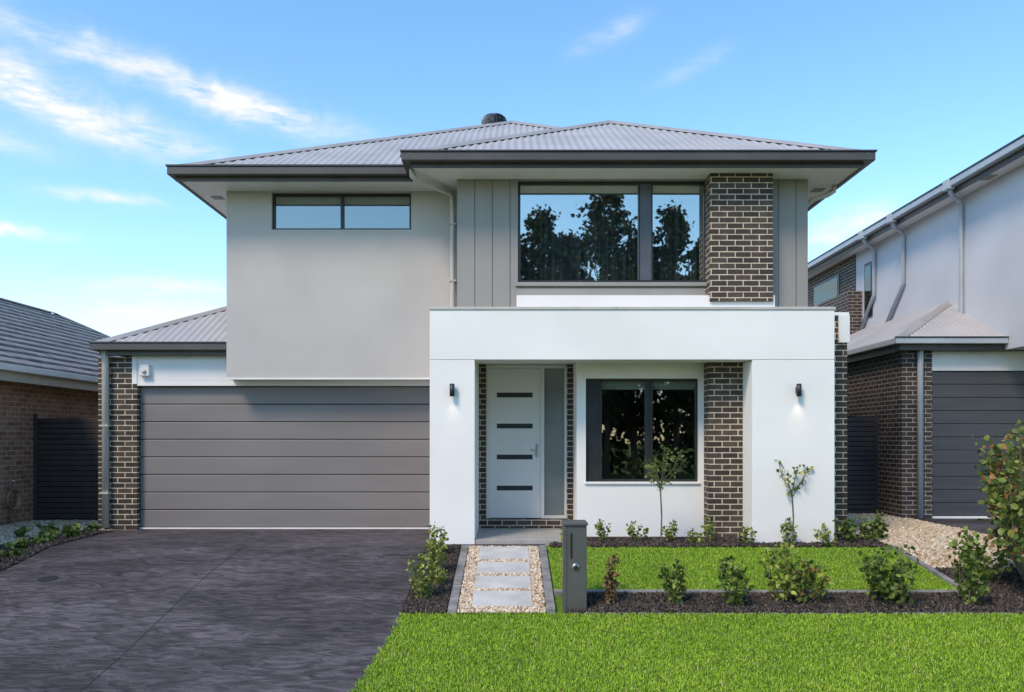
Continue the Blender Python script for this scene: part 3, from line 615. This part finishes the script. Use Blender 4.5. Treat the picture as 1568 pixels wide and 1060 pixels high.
def slender(name,x,y,h,cr,n):
    z=g(y); e=empty(name,(x,y,z)); V=[];F=[];P=[]
    st=[Vector((x,y,z-.02)),Vector((x+.012,y,z+h*.3)),Vector((x-.01,y,z+h*.62))]
    for k in range(2): branchtube(V,F,st[k],st[k+1],.012,.010,6)
    for i in range(8):
        a=i*2.4; r=cr*random.uniform(.6,1); tip=Vector((x+r*math.cos(a),y+r*.7*math.sin(a),z+h*random.uniform(.75,1)))
        md=st[2].lerp(tip,.5)+Vector((.04*math.cos(a),0,-.03)); b0=st[2]+Vector((0,0,-random.uniform(0,.12)))
        branchtube(V,F,b0,md,.007,.006,4); branchtube(V,F,md,tip,.006,.003,4)
        for _ in range(n//8):
            t=random.random(); q=md.lerp(tip,t) if random.random()<.75 else b0.lerp(md,t)
            P.append(q+Vector([random.uniform(-.05,.05) for _ in range(3)]))
    mesh('stems',V,F,M['stem'],e); foliage('leaves',P,.06,G_YEL+G_MID,e)
slender('standard_tree',2.14,11.55,1.42,.36,190); slender('standard_tree',4.05,11.6,1.28,.30,130)
# large photinia at right
shrub('photinia_tree',6.12,9.35,2.55,1.6,3000,.088,G_RED,24,.33,clump=.11)
shrub('garden_shrub',5.75,9.9,.75,.7,450,.08,G_MID,9,.1,clump=.16); shrub('garden_shrub',6.6,9.6,1.1,.9,700,.08,G_MID,9,.1)
for i in range(9):
    y=12.9-.34*i; x=-6.75-.1*(i%2)
    shrub('strappy_tuft',x,y,.17,.22,50,.10,G_MID,6,.0)
for i in range(4): shrub('strappy_tuft',-7.3-.2*i,12.6-.4*i,.2,.25,50,.10,G_MID,6,.0)
# trees across the street (seen in the window reflections)
random.seed(11)
G_DK=[(.030,.046,.016),(.042,.06,.02),(.024,.036,.014),(.06,.08,.03)]
for x,y,h,r in [(2.0,-30,18.8,3.0),(6.3,-29,19.8,3.5),(11.2,-30,19.0,3.1),(4.0,-32,17.4,3.8),(8.6,-32,17.3,3.8),(0,-32,17.3,3.6),(13.8,-33,17.4,3.4),(-4,-34,14.8,3.2),(-9.3,-31,17.8,2.4),(-14,-34,14.8,3.4),(18,-33,15.3,3.3)]:
    tree('pine_tree',x,y,h,r,7600,.36,G_DK,.26,.2,95)
def hedge(name,x0,x1,y,h):
    n=9000; P=np.stack([RNG.uniform(x0,x1,n),RNG.uniform(y-1.5,y+1,n),g(y)+h*RNG.random(n)**.8*(0.75+.25*np.sin(RNG.uniform(x0,x1,n)))],1); foliage(name,P,.6,G_DK,None,.5,'farleaf')
hedge('hedge',-35,40,-34,6.5)

# ------------------------------------------------------------------ SKY / SUN
w=bpy.data.worlds.new('World'); scene.world=w; w.use_nodes=True; nt=w.node_tree; bg=nt.nodes['Background']
SE,SA=math.radians(48),math.radians(-142)   # elevation / azimuth from +Y toward +X
sky=N(nt,'ShaderNodeTexSky'); sky.sky_type='NISHITA'; sky.sun_disc=False; sky.sun_elevation=SE; sky.sun_rotation=SA; sky.air_density=1.0; sky.dust_density=.2; sky.ozone_density=1.6
hs=N(nt,'ShaderNodeHueSaturation'); hs.inputs['Hue'].default_value=.493; hs.inputs['Saturation'].default_value=1.16; hs.inputs['Value'].default_value=2.0; nt.links.new(sky.outputs[0],hs.inputs['Color'])
tc=N(nt,'ShaderNodeTexCoord'); sp=N(nt,'ShaderNodeSeparateXYZ'); nt.links.new(tc.outputs['Generated'],sp.inputs[0])
def mth(op,a,b=None,c=None,clamp=False):
    n=N(nt,'ShaderNodeMath',operation=op); n.use_clamp=clamp
    for i,x in enumerate((a,b,c)):
        if x is None: continue
        if isinstance(x,(int,float)): n.inputs[i].default_value=x
        else: nt.links.new(x,n.inputs[i])
    return n.outputs[0]
az=mth('MULTIPLY',mth('ARCTAN2',sp.outputs[0],sp.outputs[1]),57.2958); el=mth('MULTIPLY',mth('ARCSINE',sp.outputs[2]),57.2958)
cb=N(nt,'ShaderNodeCombineXYZ'); nt.links.new(az,cb.inputs[0]); nt.links.new(el,cb.inputs[1])
def cn(scale,st,rot,det=6,dist=.4):
    mp=N(nt,'ShaderNodeMapping'); mp.inputs['Scale'].default_value=st; mp.inputs['Rotation'].default_value=(0,0,math.radians(rot)); nt.links.new(cb.outputs[0],mp.inputs[0])
    n=N(nt,'ShaderNodeTexNoise'); n.inputs['Scale'].default_value=scale; n.inputs['Detail'].default_value=det; n.inputs['Roughness'].default_value=.62; n.inputs['Distortion'].default_value=dist
    nt.links.new(mp.outputs[0],n.inputs['Vector']); return n.outputs['Fac']
n1=cn(.16,(1,3.2,1),12,7); n2=cn(.5,(1,4,1),10,5)
warp=mth('MULTIPLY',mth('SUBTRACT',cn(.22,(1,1,1),0,3),.5),5.0)
azw=mth('ADD',az,warp); elw=mth('ADD',el,mth('MULTIPLY',warp,.35))
tot=None
for a0,e0,ls,ws,an,st in [(-24,22.5,10.5,.75,-9,1.4),(-17.5,21.2,4.5,.95,-10,1.4),(-26.5,19.2,7.5,1.1,-12,1.5),(-31.5,20.8,3.6,1.2,-10,1.4),(-33,17.5,3,.7,-5,.9),(-32.5,12.4,3,.35,0,1.9),(-27.1,15,2.6,.32,0,1.5),(-23,9.8,4.5,.5,2,1.7),(-24,8.0,6,1.0,0,1.7),
    (22.4,13.7,3.2,.9,6,1.7),(7,26.6,2.2,.6,18,.5),(12.6,24.3,2.2,.5,20,.35)]:
    ca,sa=math.cos(math.radians(an)),math.sin(math.radians(an))
    dx_=mth('SUBTRACT',azw,a0); dy_=mth('SUBTRACT',elw,e0)
    u=mth('ADD',mth('MULTIPLY',dx_,ca/ls),mth('MULTIPLY',dy_,sa/ls)); v_=mth('ADD',mth('MULTIPLY',dx_,-sa/ws),mth('MULTIPLY',dy_,ca/ws))
    r2=mth('ADD',mth('MULTIPLY',u,u),mth('MULTIPLY',v_,v_)); q=mth('MULTIPLY',mth('POWER',2.718,mth('MULTIPLY',r2,-1.0)),st)
    tot=q if tot is None else mth('ADD',tot,q)
nn=mth('ADD',mth('MULTIPLY',n1,.6),mth('MULTIPLY',n2,.4))
mr=N(nt,'ShaderNodeMapRange'); mr.inputs[1].default_value=.36; mr.inputs[2].default_value=.64; nt.links.new(nn,mr.inputs[0])
cf=mth('MULTIPLY',mth('MULTIPLY',tot,mth('ADD',mth('MULTIPLY',mr.outputs[0],.9),.10)),.85,clamp=True)
mx=N(nt,'ShaderNodeMix',data_type='RGBA'); nt.links.new(cf,mx.inputs[0]); nt.links.new(hs.outputs[0],mx.inputs[6]); mx.inputs[7].default_value=(6.6,6.7,6.8,1)
nt.links.new(mx.outputs[2],bg.inputs['Color']); bg.inputs['Strength'].default_value=.15
sun=bpy.data.lights.new('sun','SUN'); sun.energy=3.2; sun.angle=math.radians(16); sun.color=(1,.82,.62)
so=bpy.data.objects.new('sun',sun); COL.objects.link(so)
dv=Vector((math.sin(SA)*math.cos(SE),math.cos(SA)*math.cos(SE),math.sin(SE))); so.rotation_euler=dv.to_track_quat('Z','Y').to_euler(); so.location=(-10,-10,20)
scene.view_settings.view_transform='Standard'; scene.view_settings.look='None'; scene.view_settings.exposure=0
cam=bpy.data.cameras.new('camera'); co=bpy.data.objects.new('camera',cam); COL.objects.link(co); co.location=(0,0,1.5); co.rotation_euler=(math.pi/2,0,0)
cam.sensor_width=36; cam.lens=28.24; cam.shift_y=.0906; cam.clip_end=2000; cam.clip_start=.1
scene.camera=co
